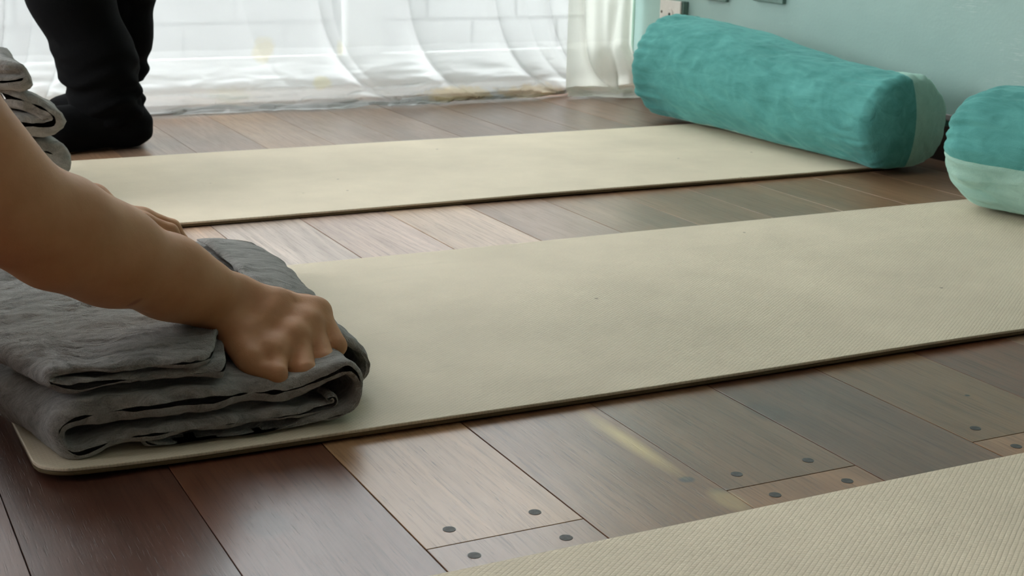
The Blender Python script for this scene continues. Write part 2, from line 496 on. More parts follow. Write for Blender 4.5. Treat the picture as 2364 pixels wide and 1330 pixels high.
# ------------------------------------------------------------------ setting
# Boards run along Y. Seams are 135.4 mm apart; every other board ends on one header line.
def build_floor():
    vs, fs, brd, tnt = [], [], [], []
    W = .1354; x0 = .1159
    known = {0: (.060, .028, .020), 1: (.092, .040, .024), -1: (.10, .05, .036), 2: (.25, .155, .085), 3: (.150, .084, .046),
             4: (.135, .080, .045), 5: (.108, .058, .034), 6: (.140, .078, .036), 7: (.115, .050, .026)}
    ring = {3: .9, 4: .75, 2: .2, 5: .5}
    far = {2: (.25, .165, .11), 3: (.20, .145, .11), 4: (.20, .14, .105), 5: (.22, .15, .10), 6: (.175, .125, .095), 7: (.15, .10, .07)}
    middle = {2: (.36, .27, .21), 3: (.33, .29, .265), 4: (.34, .275, .245), 5: (.36, .285, .225), 6: (.20, .14, .105), 7: (.17, .11, .07)}  # between the mats: curtain reflection put into paler board tints
    pal = [(.14, .08, .048), (.11, .066, .043), (.18, .112, .066), (.125, .066, .04), (.15, .095, .06)]
    r = random.Random(5)
    for i in range(-20, 14):
        xa = x0+(i)*W; xb = xa+W
        joints = [-3.1]
        if i % 2 == 0: joints += [-1.1+r.random()*.2, .891, 1.40, 2.25, 3.5]
        else: joints += [-.3+r.random()*.3, 1.42+r.random()*.1, 2.30, 3.5]
        for a, b_ in zip(joints[:-1], joints[1:]):
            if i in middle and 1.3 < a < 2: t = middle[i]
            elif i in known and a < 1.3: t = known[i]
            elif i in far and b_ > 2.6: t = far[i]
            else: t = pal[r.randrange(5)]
            if i in (2, 4, 6) and b_ <= .9: t = tuple(q*1.0 for q in ((.17, .105, .07) if i == 2 else (.19, .105, .055)))
            g = r.choice((.0004, .0005, .0009)); ge = .0005
            e = .00025
            base = len(vs)
            X0, X1, Y0, Y1 = xa+g, xb-g, a+ge, b_-ge
            vs += [(X0, Y0, -.004), (X1, Y0, -.004), (X1, Y1, -.004), (X0, Y1, -.004),
                   (X0, Y0, -e), (X1, Y0, -e), (X1, Y1, -e), (X0, Y1, -e),
                   (X0+e, Y0+e, 0), (X1-e, Y0+e, 0), (X1-e, Y1-e, 0), (X0+e, Y1-e, 0)]
            q = [(8, 9, 10, 11)]
            for k in range(4):
                n = (k+1) % 4
                q += [(k, n, 4+n, 4+k), (4+k, 4+n, 8+n, 8+k)]
            fs += [tuple(base+z for z in f) for f in q]
            bc = (r.random(), r.random(), ring.get(i, r.random()*.5), 1)
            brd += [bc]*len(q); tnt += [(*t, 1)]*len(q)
    # the dark underlay seen through the gaps
    n0 = len(vs); nf = len(fs)
    vs += [(-2.6, -3.1, -.0035), (2.0, -3.1, -.0035), (2.0, 3.5, -.0035), (-2.6, 3.5, -.0035)]
    fs += [(n0, n0+1, n0+2, n0+3)]
    brd += [(0, 0, 0, 1)]; tnt += [(.012, .008, .006, 1)]
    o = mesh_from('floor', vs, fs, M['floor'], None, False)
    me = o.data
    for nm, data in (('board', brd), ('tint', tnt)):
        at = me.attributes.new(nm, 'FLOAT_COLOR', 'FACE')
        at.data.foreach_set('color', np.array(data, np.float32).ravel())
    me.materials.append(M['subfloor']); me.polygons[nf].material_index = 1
    struct(o)
    # end-grain dowels, flush in the boards
    src = None
    for i in (2, 4, 6):
        xa = x0+i*W
        for yy in (.9165, .8665):
            for xx in (xa+.030, xa+W-.030):
                if src is None:
                    pts = [(0, 0, .0005)]+[(.0051*math.cos(t), .0051*math.sin(t), .0003) for t in np.linspace(0, 2*PI, 28, endpoint=False)]
                    pts += [(.0054*math.cos(t), .0054*math.sin(t), -.002) for t in np.linspace(0, 2*PI, 28, endpoint=False)]
                    f = [(0, 1+k, 1+(k+1) % 28) for k in range(28)]+[(29+k, 29+(k+1) % 28, 1+(k+1) % 28, 1+k) for k in range(28)]
                    d = src = mesh_from('dowel_plug', pts, f, M['plug'], o, False)
                else:
                    d = src.copy(); COL.objects.link(d); d.parent = o
                d.location = (xx+r.uniform(-.002, .002), yy+r.uniform(-.001, .001), 0)
    d = src.copy(); COL.objects.link(d); d.parent = o; d.location = (.226, .912, 0)
    return o
M['plug'].node_tree.nodes['Principled BSDF'].inputs['Specular IOR Level'].default_value = .2
floor = build_floor()

YW = 3.30      # inner face of the window wall
XW = 1.95      # face of the teal wall
struct(boxes('wall_right', [((XW, -3.1, .080), (XW+.12, 3.175, 2.6)), ((XW+.012, -3.1, 0), (XW+.12, 3.175, .080))], M['wall']))
struct(boxes('baseboard_right', [((XW+.004, -3.1, 0), (XW+.012, 3.18, .066)), ((XW+.012, 3.175, 0), (XW+.10, 3.30, .045))], M['dark_wood']))
struct(boxes('trim_1', [((XW-.004, -3.1, .079), (XW+.010, 3.165, .091))], M['grey_strip'], bevel=.002))
struct(boxes('trim_2', [((XW-.006, 3.168, .058), (XW+.03, 3.188, 2.6))], M['mint_paint'], bevel=.007))
struct(boxes('wall_left', [((-2.72, -3.1, 0), (-2.6, 3.4, .5)), ((-2.72, -3.1, 2.2), (-2.6, 3.4, 2.6)), ((-2.72, -3.1, .5), (-2.6, 1.2, 2.2)), ((-2.72, 3.0, .5), (-2.6, 3.4, 2.2))], M['wall_plain']))
struct(boxes('wall_front', [((-2.6, -3.22, 0), (2.07, -3.1, 2.6))], M['wall_plain']))
struct(boxes('wall_back', [((-2.6, YW, 2.25), (2.2, YW+.12, 2.6)), ((-2.6, YW, 0), (-2.2, YW+.12, 2.25)), ((1.97, YW, 0), (2.2, YW+.12, 2.25)),
                           ((2.05, 3.175, 0), (2.2, YW, 2.6)), ((-2.2, YW, -.02), (1.97, YW+.12, .012))], M['white_wall']))
struct(boxes('ceiling', [((-2.72, -3.22, 2.6), (2.2, YW+.12, 2.7))], M['ceiling']))

struct(boxes('bounce_threshold', [((-2.2, 3.13, 0), (1.95, YW+.03, .010))], M['white_paint']))  # unseen threshold, added to bounce daylight into the lower curtain

def build_window():
    bars, panes = [], []
    Y0, Y1 = YW+.03, YW+.075
    edges = np.linspace(-2.2, 1.97, 7)
    for a, b_ in zip(edges[:-1], edges[1:]):
        bars += [((a, Y0, .012), (a+.045, Y1, 2.25)), ((b_-.045, Y0, .012), (b_, Y1, 2.25)),
                 ((a+.045, Y0, .012), (b_-.045, Y1, .085)), ((a+.045, Y0, 2.18), (b_-.045, Y1, 2.25)),
                 ((a+.045, Y0+.01, 1.10), (b_-.045, Y1-.01, 1.13))]
        panes.append((a+.045, b_-.045))
    fr = struct(boxes('window_1', bars, M['white_paint']))
    for a, b_ in panes:
        mesh_from('glass_pane', [(a, Y0+.02, .085), (b_, Y0+.02, .085), (b_, Y0+.02, 2.18), (a, Y0+.02, 2.18)], [(0, 1, 2, 3)], M['glass'], fr, False)
build_window()
struct(boxes('added_window', [((-2.70, 1.2+a, .5), (-2.65, 1.25+a, 2.2)) for a in (0, .875, 1.75)]+[((-2.70, 1.2, .5), (-2.65, 3.0, .55)), ((-2.70, 1.2, 2.15), (-2.65, 3.0, 2.2))], M['white_paint']))  # unseen left window, added to light the room from the back left
# block wall across the terrace, faintly seen through the cloth
def block_wall():
    L = []
    r = random.Random(3)
    for row in range(11):
        x = -5.+(row % 2)*.15
        while x < 5:
            d = r.uniform(0, .012)
            L.append(((x+.006, 4.05-d, -.02+row*.13), (x+.294, 4.20, .098+row*.13))); x += .30
    L.append(((-5, 4.062, -.02), (5, 4.19, 1.41)))
    return struct(boxes('wall_garden', L, M['paving']))  # wall raised and darkened to dim the lower curtain
block_wall()
g = boxes('paving_outside', [((-9, YW+.12, -.12), (9, 14, -.02))], M['paving']); struct(g)

# ---------------------------------------------------------------- yoga mats
def build_mat(label, x0, x1, y0, y1, lift, seed, n=(200, 70), group='cream yoga mats laid out in rows'):
    """Two bonded foam layers with rounded corners; lift(x, y) is how far it rises off the boards."""
    root = thing('yoga_mat', label, 'yoga mat', (x0, y0, 0), group)
    nx, ny = n
    rc = .030
    L, Wd = x1-x0, y1-y0
    us = np.unique(np.concatenate([np.linspace(0, rc, 12), np.linspace(rc, L-rc, nx), np.linspace(L-rc, L, 12)]))
    vs_ = np.linspace(0, 1, ny)
    G = []
    for u in us:
        d = min(u, L-u)
        ins = rc-math.sqrt(max(rc*rc-(rc-d)**2, 0)) if d < rc else 0
        for v in vs_:
            G.append((x0+u, y0+ins+(Wd-2*ins)*v))
    G = np.array(G)
    wob = fbm(np.column_stack([G*2.2, np.full(len(G), seed)]), 2)*.0022
    wob = wob-wob.min()
    z = np.array([lift(a-x0, b-y0) for a, b in G])+wob*.4
    wav = fbm(np.column_stack([G[:, 0]*1.7, np.full(len(G), seed+9.), np.zeros(len(G))]), 2)*.003
    G[:, 1] += wav
    nu, nv = len(us), ny
    def slab(name, za, zb, shrink, mat):
        P = G.copy()
        cx, cy = (x0+x1)/2, (y0+y1)/2
        P[:, 0] = cx+(P[:, 0]-cx)*(1-shrink/L); P[:, 1] = cy+(P[:, 1]-cy)*(1-shrink/Wd)
        A = np.column_stack([P, z+za]); T = np.column_stack([P, z+zb])
        F = []
        N = len(A)
        for i in range(nu-1):
            for j in range(nv-1):
                a = i*nv+j; b_ = (i+1)*nv+j
                F.append((N+a, N+b_, N+b_+1, N+a+1)); F.append((a, a+1, b_+1, b_))
        for i in range(nu-1):
            a = i*nv; b_ = (i+1)*nv
            F.append((a, b_, N+b_, N+a)); a += nv-1; b_ += nv-1; F.append((b_, a, N+a, N+b_))
        for j in range(nv-1):
            F.append((j+1, j, N+j, N+j+1)); k = (nu-1)*nv+j; F.append((k, k+1, N+k+1, N+k))
        o = mesh_from(name, np.vstack([A, T]), np.array(F), mat, None, True)
        bv = o.modifiers.new('bevel', 'BEVEL'); bv.width = .0010; bv.segments = 2; bv.limit_method = 'ANGLE'; bv.angle_limit = 1.0
        o.modifiers.new('wn', 'WEIGHTED_NORMAL')
        adopt(o, root)
    slab('base_layer', .0002, .0040, .001, M['foam_edge'])
    slab('top_layer', .0040, .0074, 0, M['foam'])
    return root

def lift_mid(u, v):
    # the near left corner curls up a little; the near edge ripples
    c = .006*max(0, 1-u/.16)**2*max(0, 1-v/.12)
    r = .0006*(1+math.sin(u*9.))*max(0, 1-v/.15)**2
    return c+r
build_mat('cream yoga mat in the middle row, under the folded grey blanket being gripped', .146, 1.93, 1.119, 1.706, lift_mid, 3.1)
build_mat('cream yoga mat farthest back, nearest the white curtains', .165, 1.83, 1.992, 2.540, lambda u, v: .0008*(1+math.sin(u*7+1))*max(0, 1-v/.2), 8.4)
build_mat('cream yoga mat closest to the viewer, cut off by the bottom of the picture', .15, 1.93, .25, .838, lambda u, v: 0., 5.7)

# ----------------------------------------------------------------- bolsters
def build_bolster(label, P0, P1, rh, rv, zc, tilt, mats, seed, dome=(.022, .05), sag=0., twist=0.):
    """Stuffed two-tone cylinder: P0, P1 = ends of the axis on the floor, rh/rv = half width/height at each end."""
    root = thing('bolster', label, 'bolster', ((P0[0]+P1[0])/2, (P0[1]+P1[1])/2, 0), 'teal and mint bolsters along the teal wall')
    P0 = np.array(P0); P1 = np.array(P1); L = np.linalg.norm(P1-P0); ax = (P1-P0)/L
    sd = np.array([ax[1], -ax[0]])                    # sideways, to the right of the axis
    prof = []
    for k in np.linspace(0, 1, 16)[:-1]:              # near cap: bulge, then the seam
        prof.append((-dome[0]*(1-k**2.2), k*.985))
    e = .012
    prof += [(.0015, .986), (.004, .995)]
    ns = 150
    for s in np.linspace(.010, L-dome[1], ns): prof.append((s, 1.0))
    for k in np.linspace(0, 1, 26)[1:]:
        a = k*PI/2
        prof.append((L-dome[1]+(dome[1]+.012)*math.sin(a), max(math.cos(a)**.62, .0)))
    prof = np.array(prof)
    nth = 168
    th = np.linspace(0, 2*PI, nth, endpoint=False)
    S, TH = np.meshgrid(np.arange(len(prof)), th, indexing='ij')
    sx = prof[S.ravel().astype(int), 0]; rr = prof[S.ravel().astype(int), 1]; t = TH.ravel()-twist*sstep(.0, .16, sx)
    q = np.clip(sx/L, 0, 1)
    RH = rh[0]+(rh[1]-rh[0])*q; RV = rv[0]+(rv[1]-rv[0])*sstep(0, .8, q); ZC = zc[0]+(zc[1]-zc[0])*sstep(0, .8, q)
    c, s_ = np.cos(t), np.sin(t)
    pw = .92
    cx = np.sign(c)*np.abs(c)**pw; sz = np.sign(s_)*np.abs(s_)**pw
    # cloth: long shallow dents, crossing wrinkles, gathers that radiate at the far end and behind the near seam
    Q = np.column_stack([c*1.5, s_*1.5, sx*9])+seed
    w1 = fbm(Q, 2)*.0050
    Q2 = np.column_stack([c*4.2+sx*16, s_*4.2-sx*13, sx*13])+seed*2
    w2 = (np.abs(fbm(Q2, 2))-.25)*-.0034
    gat = fbm(np.column_stack([c*7, s_*7, sx*5+seed]), 2)
    w3 = gat*.0060*(sstep(L-.17, L-.03, sx)+.7*sstep(.13, .03, sx)*sstep(0., .008, sx))
    w3 += fbm(np.column_stack([c*2.5, s_*2.5, sx*0+seed]), 2)*.006*sstep(0, -.02, sx)
    wr = (w1+w2)*sstep(.3, .95, rr)+w3*sstep(.1, .7, rr)
    seam = -.004*np.exp(-((sx-.002)/.0035)**2)*(rr > .9)
    R1 = rr*RH+wr+seam; R2 = rr*RV+wr+seam
    lat = R1*cx; z = ZC+R2*sz-sag*np.exp(-((q-.42)/.28)**2)*np.clip(sz, 0, 1)
    flat = .0092
    z = np.where(z < flat+.012, flat+.012*np.exp((z-flat-.012)/.012), z)  # weight flattens the underside
    X = P0[0]+ax[0]*sx+sd[0]*lat; Y = P0[1]+ax[1]*sx+sd[1]*lat
    Pn = np.column_stack([X, Y, z])
    nr = len(prof)
    sets = {0: [], 1: []}
    for i in range(nr-1):
        for j in range(nth):
            a = i*nth+j; b_ = i*nth+(j+1) % nth
            tm = (th[j]+PI/nth-tilt) % (2*PI)
            sets[0 if tm < PI else 1].append((a, b_, b_+nth, a+nth))
    for kk, (nm, m_) in enumerate((('teal_half', mats[0]), ('mint_half', mats[1]))):
        F = np.array(sets[kk]); used, inv = np.unique(F.ravel(), return_inverse=True)
        o = mesh_from(nm, Pn[used], inv.reshape(F.shape)[:, ::-1] if False else inv.reshape(F.shape), m_, None, True)
        o['label'] = 'teal velvet half' if kk == 0 else 'pale mint half'
        adopt(o, root)
    return root

build_bolster('teal bolster lying along the wall on the farthest mat, mint half turned to the wall',
              (1.778, 1.946), (1.735, 2.690), (.103, .105), (.088, .112), (.092, .118), PI*.50, (M['teal'], M['mint']), 1.7, sag=.008, twist=.50)
build_bolster('teal bolster with mint underside, cut off by the right edge of the picture',
              (1.815, 1.04), (1.678, 1.690), (.100, .100), (.098, .098), (.107, .108), .13, (M['teal'], M['mint']), 6.3, dome=(.02, .075))

# ----------------------------------------------------------------- blankets
def smooth_path(pts, n, it=3):
    P = np.array(pts, float)
    for _ in range(it):
        Q = np.empty((2*len(P), 2)); Q[0] = P[0]; Q[-1] = P[-1]
        Q[1:-1:2] = P[:-1]*.75+P[1:]*.25; Q[2:-1:2] = P[:-1]*.25+P[1:]*.75
        P = Q
    d = np.r_[0, np.cumsum(np.linalg.norm(np.diff(P, axis=0), axis=1))]
    s = np.linspace(0, d[-1], n)
    return np.column_stack([np.interp(s, d, P[:, 0]), np.interp(s, d, P[:, 1])]), s

def ribbon(pts, th, ya, yb, seed, shear, n=240, ny=70, end=.007, jag=.008, amp=.004, zmin=.0128, streak=0.):
    """A folded cloth layer: the fold line in X-Z swept along Y, th thick, with rounded cloth ends."""
    C, s = smooth_path(pts, n)
    T = np.gradient(C, axis=0); T /= np.linalg.norm(T, axis=1)[:, None]
    Nn = np.column_stack([-T[:, 1], T[:, 0]])
    thk = th(s/s[-1]) if callable(th) else np.full(n, th)
    thk = thk*np.sqrt(np.clip(np.minimum(s, s[-1]-s)/.005, .02, 1))
    loopP = np.r_[np.arange(n), np.arange(n)[::-1]]
    side = np.r_[np.ones(n), -np.ones(n)]
    jA = np.array([noise.noise(Vector((a*22, seed, 0))) for a in s])*jag+np.array([noise.noise(Vector((a*110, seed, 4))) for a in s])*.0012
    jB = np.array([noise.noise(Vector((a*18, seed, 7))) for a in s])*jag*2
    rows = []
    yaa = ya(C) if callable(ya) else np.full(n, ya)
    nrow = 8+ny+8
    for r_ in range(nrow):
        if r_ < 8:
            k = r_/7; off = end*(1-math.cos(k*PI/2)); f = math.sin(k*PI/2); Y = yaa+jA+off
        elif r_ >= nrow-8:
            k = (nrow-1-r_)/7; off = end*(1-math.cos(k*PI/2)); f = math.sin(k*PI/2); Y = yb+jB-off
        else:
            k = (r_-7)/(ny+1); f = 1.
            Y = (yaa+jA+end)*(1-k)+(yb+jB-end)*k
        Y = Y[loopP]
        P = C[loopP]+Nn[loopP]*(side*thk[loopP]*.5*max(f, .04))[:, None]
        rows.append(np.column_stack([P[:, 0], Y, P[:, 1]]))
    A = np.array(rows); sh = A.shape
    A = A.reshape(-1, 3)
    side_all = np.tile(side, sh[0]); nn = np.tile(Nn[loopP], (sh[0], 1))
    amt = fbm(np.column_stack([A[:, 0]*22+seed, A[:, 1]*30, A[:, 2]*40]), 3)*amp
    low = fbm(np.column_stack([A[:, 0]*6, A[:, 1]*7+seed, A[:, 2]*4]), 2)*amp*1.3
    A[:, 0] += nn[:, 0]*side_all*amt+fbm(np.column_stack([A[:, 1]*9, A[:, 2]*12, np.full(len(A), seed)]), 2)*amp
    A[:, 2] += nn[:, 1]*side_all*amt+low*.8
    if streak:                                          # brushed ridges of the pile
        wv = fbm(A*9+seed, 2)
        st = np.abs(fbm(np.column_stack([A[:, 0]*26+wv*2, A[:, 1]*95+A[:, 0]*22+wv*5, A[:, 2]*20]), 3))
        st = (.22-st)*streak*(nn[:, 1]*side_all > .3)
        A[:, 2] += st
    A = shear(A)
    A[:, 2] = np.maximum(A[:, 2], zmin)
    m = sh[1]
    F = []
    I = np.arange(sh[0]*m).reshape(sh[0], m)
    a = I[:-1]; b_ = I[1:]
    F = np.stack([a, np.roll(a, -1, 1), np.roll(b_, -1, 1), b_], -1).reshape(-1, 4)
    return A, F

def join_ribbons(name, parts, mat, parent):
    vs, fs, off = [], [], 0
    for A, F in parts:
        vs.append(A); fs.append(F+off); off += len(A)
    o = mesh_from(name, np.vstack(vs), np.vstack(fs), mat, None, True)
    adopt(o, parent)
    return o

def shear_near(A):
    y = A[:, 1]-1.14
    left = sstep(.36, .15, A[:, 0]); right = sstep(.3, .45, A[:, 0])
    A[:, 0] += left*(-.026*sstep(0, .13, y)-.03*np.clip(y, 0, 1))+right*(.035*sstep(0, .5, y))
    # the pile sinks slightly in the middle and towards the far end
    A[:, 2] -= (A[:, 2] > .05)*np.minimum(.016*sstep(.1, .55, y), 1)*np.clip(A[:, 2]-.05, 0, .03)/.03
    return A

bl = thing('folded_blanket', 'folded grey plush blanket on the middle mat, held by the bare hand', 'blanket', (.29, 1.40, .007), 'folded grey blankets on the mats')
pA = [(.388, .0800), (.3768, .0792), (.3531, .0805), (.3225, .0850), (.2812, .0850), (.2269, .0865), (.1851, .0892), (.1645, .0875), (.1588, .0825), (.1673, .0765),
      (.1913, .0752), (.2264, .0752), (.2698, .0738), (.3222, .0735), (.3531, .071), (.3766, .068)]
pB = [(0.3982, 0.0331), (0.4052, 0.035), (0.4075, 0.0276), (0.4001, 0.0246), (0.3759, 0.0245), (0.3208, 0.0254), (0.2738, 0.0269), (0.2239, 0.0256), (0.197, 0.0217), (0.1817, 0.0184), (0.1725, 0.0218), (0.1653, 0.0336), (0.1669, 0.0436), (0.1787, 0.0501), (0.2004, 0.0511), (0.2432, 0.0518), (0.2912, 0.0511), (0.3369, 0.0486), (0.3763, 0.0484), (0.4026, 0.0582), (0.4169, 0.0628), (0.4271, 0.0533), (0.4307, 0.0388), (0.4248, 0.0251), (0.4123, 0.0174), (0.3837, 0.0147), (0.3359, 0.0106), (0.2897, 0.0101), (0.2561, 0.0115), (0.2398, 0.0157), (0.2364, 0.0209)]
pC = [(.395, .0790), (.415, .0735), (.438, .0640), (.455, .0500), (.462, .0370), (.459, .0240), (.447, .0165), (.425, .0150)]
thB = lambda u: np.interp(u, [0, .03, .10, .22, .30, .35, .41, .50, .58, .66, .72, 1], [.006, .007, .0135, .014, .012, .015, .025, .0235, .020, .014, .0085, .0075])
join_ribbons('top_fold', [ribbon(pA, .0108, lambda c: np.where(c[:, 1] > .0792, 1.142+.11*sstep(.285, .350, c[:, 0]), 1.144+.085*sstep(.300, .338, c[:, 0])), 1.675, 2.2, shear_near, n=300, ny=230, streak=.0030)], M['plush'], bl)
join_ribbons('lower_fold', [ribbon(pB, thB, 1.140, 1.685, 5.1, shear_near, n=420, ny=70)], M['plush'], bl)
join_ribbons('side_flap', [ribbon(pC, .0085, 1.205, 1.66, 9.4, shear_near, n=110, ny=70, jag=.008)], M['plush'], bl)

b2 = thing('folded_blanket', 'grey plush blanket heaped in thick folds on the left end of the farthest mat', 'blanket', (.22, 2.28, .007), 'folded grey blankets on the mats')
def shear_far(A):
    y = A[:, 1]-2.2
    A[:, 0] += .02*y+.02*np.sin(y*9+A[:, 2]*20)
    A[:, 2] += .010*np.sin(y*6+A[:, 0]*9)*(A[:, 2] > .05)
    return A
q1 = [(.02, .042), (.12, .038), (.22, .038), (.292, .046), (.322, .058), (.328, .074), (.316, .088), (.28, .094), (.22, .092), (.03, .088)]
q2 = [(.03, .136), (.12, .136), (.22, .136), (.288, .132), (.314, .132), (.324, .142), (.314, .156), (.290, .168), (.262, .174), (.20, .174), (.05, .170)]
q3 = [(.05, .198), (.15, .198), (.23, .198), (.294, .198), (.306, .206), (.296, .216), (.268, .219), (.18, .216), (.10, .213)]
for nm, q_, ya, yb, sd_ in (('lower_fold', q1, 2.16, 2.47, 3.3), ('middle_fold', q2, 2.14, 2.45, 7.7), ('top_fold', q3, 2.13, 2.42, 1.2)):
    join_ribbons(nm, [ribbon(q_, .038 if nm != 'top_fold' else .026, ya, yb, sd_, shear_far, n=150, ny=50, end=.010, amp=.006, jag=.016, zmin=.0105)], M['plush'], b2)

# ----------------------------------------------------------------- curtains
def curtain(name, label, xs, zt, yfun, hemfun, mat, group, seed, poolz=.009, amp=1.):
    """Sheer cloth: hangs at yfun(x, z), then pools on the boards out to hemfun(x)."""
    top = 2.30
    zr = np.r_[np.linspace(top, .30, 16)[:-1], np.linspace(.30, poolz, 95)]
    npool = 44
    X, K = np.meshgrid(xs, np.arange(len(zr)+npool), indexing='ij')
    X = X.ravel(); K = K.ravel().astype(int)
    Z = np.where(K < len(zr), zr[np.minimum(K, len(zr)-1)], poolz)
    Y = yfun(X, Z)
    u = np.clip((K-len(zr)+1)/npool, 0, 1)            # 0 at the bend, 1 at the hem
    hem = hemfun(X)
    y0 = yfun(X, np.full_like(X, poolz))
    pool = K >= len(zr)
    ridges = np.abs(fbm(np.column_stack([X*6+seed-u*1.2, u*3.4-X*1.5, X*0]), 3))
    ridge2 = fbm(np.column_stack([X*16, u*5, X*0+seed]), 2)
    Y = np.where(pool, y0+(hem-y0)*u**1.15, Y)
    fall = (1-u)**1.7
    rel = yfun(X, np.full_like(X, 1.))*0+np.clip(yfun(X, np.full_like(X, 2.)).max()-yfun(X, poolz*.6*(1-u)), 0, .06)
    Z = np.where(pool, .0035+(poolz-.0035)*fall+np.sin(u*PI)**.8*(ridges*.014+ridge2*.004)*amp+.004*np.abs(ridge2)*u, Z)
    Xo = X.copy()
    dx = fbm(np.column_stack([X*5, u*2, X*0+seed+3]), 2)*.02*np.sin(u*PI/2)
    P = np.column_stack([Xo+dx, Y, np.maximum(Z, .0022)])
    nz = len(zr)+npool; nxn = len(xs)
    I = np.arange(nxn*nz).reshape(nxn, nz)
    F = np.stack([I[:-1, :-1], I[:-1, 1:], I[1:, 1:], I[1:, :-1]], -1).reshape(-1, 4)
    o = mesh_from(name, P, F, mat, None, True)
    tag(o, label, 'curtain', group)
    return o

def crease(x, w, skew=.45):
    return np.where(x < 0, np.exp(x/(w*skew)), np.exp(-x/w))

def y_main(X, Z):
    sh = .20*np.exp(-Z/.09)-.0147
    sg = sstep(.55, .80, X)*2-1
    Y = np.full_like(X, 3.10)
    for xi, w, a in ((1.067, .030, .016), (1.10, .05, .008), (1.283, .040, .024), (1.505, .034, .026), (1.59, .03, .008), (1.650, .022, .020), (.90, .07, .005)):
        Y -= a*crease(X-xi-sh, w)
    for xi, w, a in ((.52, .03, .020), (.455, .03, .014), (.40, .025, .022), (.33, .03, .02), (.25, .04, .025), (.14, .04, .025), (.02, .05, .03), (-.12, .05, .03), (-.3, .06, .03), (-.5, .05, .03), (-.75, .06, .03), (-1.0, .05, .03), (-1.3, .06, .03), (-1.6, .06, .03)):
        Y -= a*crease(-(X-xi)-sh*.5, w)
    b_ = sstep(.062, .0, Z)*(1-.9*sstep(1.58, 1.68, X))
    lowm = Z < .13
    rg = np.zeros_like(X)
    rg[lowm] = np.abs(fbm(np.column_stack([X[lowm]*5-Z[lowm]*9, Z[lowm]*30+X[lowm]*1.2, X[lowm]*0+3.3]), 3))
    rg2 = np.zeros_like(X)
    rg2[lowm] = 1-np.minimum(1, 3.2*np.abs(fbm(np.column_stack([X[lowm]*8-Z[lowm]*22, Z[lowm]*46+X[lowm]*2.6, X[lowm]*0+8.1]), 2)))
    Y -= .040*b_+.030*b_*rg+.012*sstep(.13, .02, Z)*rg+.011*b_*rg2**2
    Y += .004*np.sin(X*14+Z*4)+.0015*np.sin(X*37+2)*np.clip(1-Z*2, 0, 1)
    return Y
def hem_main(X):
    jag_ = fbm(np.column_stack([X*6, X*0, X*0+2.]), 3)*.022+fbm(np.column_stack([X*40, X*0, X*0+5.]), 2)*.004
    base = np.interp(X, [-2, .4, .68, 1.0, 1.3, 1.55, 1.70], [3.03, 3.03, 3.030, 3.018, 3.022, 3.038, 3.080])
    return base+jag_
curtain('curtain', 'wide sheer white curtain with yellowed stains, its hem spread on the floor', np.r_[np.linspace(-2.15, .2, 120)[:-1], np.linspace(.2, 1.718, 530)], 0, y_main, hem_main, M['sheer'], 'sheer curtains over the window', 1.3)

def y_side(X, Z):
    t = (X-1.685)/(1.925-1.685)
    Y = 3.040+.100*t
    Y -= .022*crease(X-1.745+.02-.10*np.exp(-Z/.06), .02)
    Y -= .03*np.exp(-((X-1.85+.22*np.clip(.22-Z, 0, .22))/.022)**2)*np.clip(1.2-Z*2, .3, 1)
    Y -= .022*np.exp(-((X-1.90)/.012)**2)
    Y -= .016*np.exp(-((X-1.80)/.016)**2)
    Y -= .05*sstep(.12, .04, Z)*sstep(1.70, 1.85, X)
    return Y
def hem_side(X):
    base = np.interp(X, [1.68, 1.72, 1.78, 1.83, 1.88, 1.93], [3.020, 3.010, 2.980, 2.955, 2.965, 2.985])
    return base+fbm(np.column_stack([X*14, X*0, X*0+8.]), 3)*.02
curtain('curtain', 'narrow cream curtain panel bunched in the corner beside the teal wall', np.linspace(1.683, 1.925, 150), 0, y_side, hem_side, M['cream'], 'sheer curtains over the window', 4.6, poolz=.022, amp=1.7)

# -------------------------------------------------------- fittings on the wall
def disc(name, c, r, depth, mat, parent, n=28):
    pts = []
    for d, rr in ((0, r), (-depth, r*.94)):
        pts += [(d, rr*math.cos(t), rr*math.sin(t)) for t in np.linspace(0, 2*PI, n, endpoint=False)]
    f = [(k, (k+1) % n, n+(k+1) % n, n+k) for k in range(n)]+[tuple(range(n, 2*n))]
    o = mesh_from(name, pts, f, mat, parent, False)
    o.location = c
    return o
so = thing('wall_socket', 'ivory wall socket with one round hole above the long teal bolster', 'socket', (XW, 2.972, .20))
boxes('back_box', [((-.016, -.049, -.044), (0, .049, .036))], M['plate_side'], so, .002)
boxes('face_plate', [((-.022, -.046, -.042), (-.0165, .046, .036))], M['plate'], so, .003)
r1 = disc('socket_ring', (-.022, .000, .002), .0155, .0025, M['plate'], so)
disc('socket_hole', (-.0246, -.003, .002), .0045, .0006, M['hole'], so)
disc('screw', (-.022, .036, .006), .0036, .0010, M['screw'], so, 16)
disc('screw', (-.022, -.037, .000), .0036, .0010, M['screw'], so, 16)
w1_ = boxes('wall_plate', [((XW-.010, 2.758, .2465), (XW, 2.845, .335))], M['plate_side'], None, .002)
tag(w1_, 'dull teal wall plate just right of the ivory socket, only its lower edge showing', 'wall plate', 'painted wall plates')
w2_ = boxes('wall_plate', [((XW-.010, 2.545, .2575), (XW, 2.655, .35))], M['plate_side'], None, .002)
tag(w2_, 'dull teal wall plate farther right of the ivory socket, only its lower edge showing', 'wall plate', 'painted wall plates')

# ------------------------------------------------------------------- people
VW = V(.25, .88, -.35); VW /= np.linalg.norm(VW)     # roughly away from the viewer's side of the room
def unit(v): return v/np.linalg.norm(v)

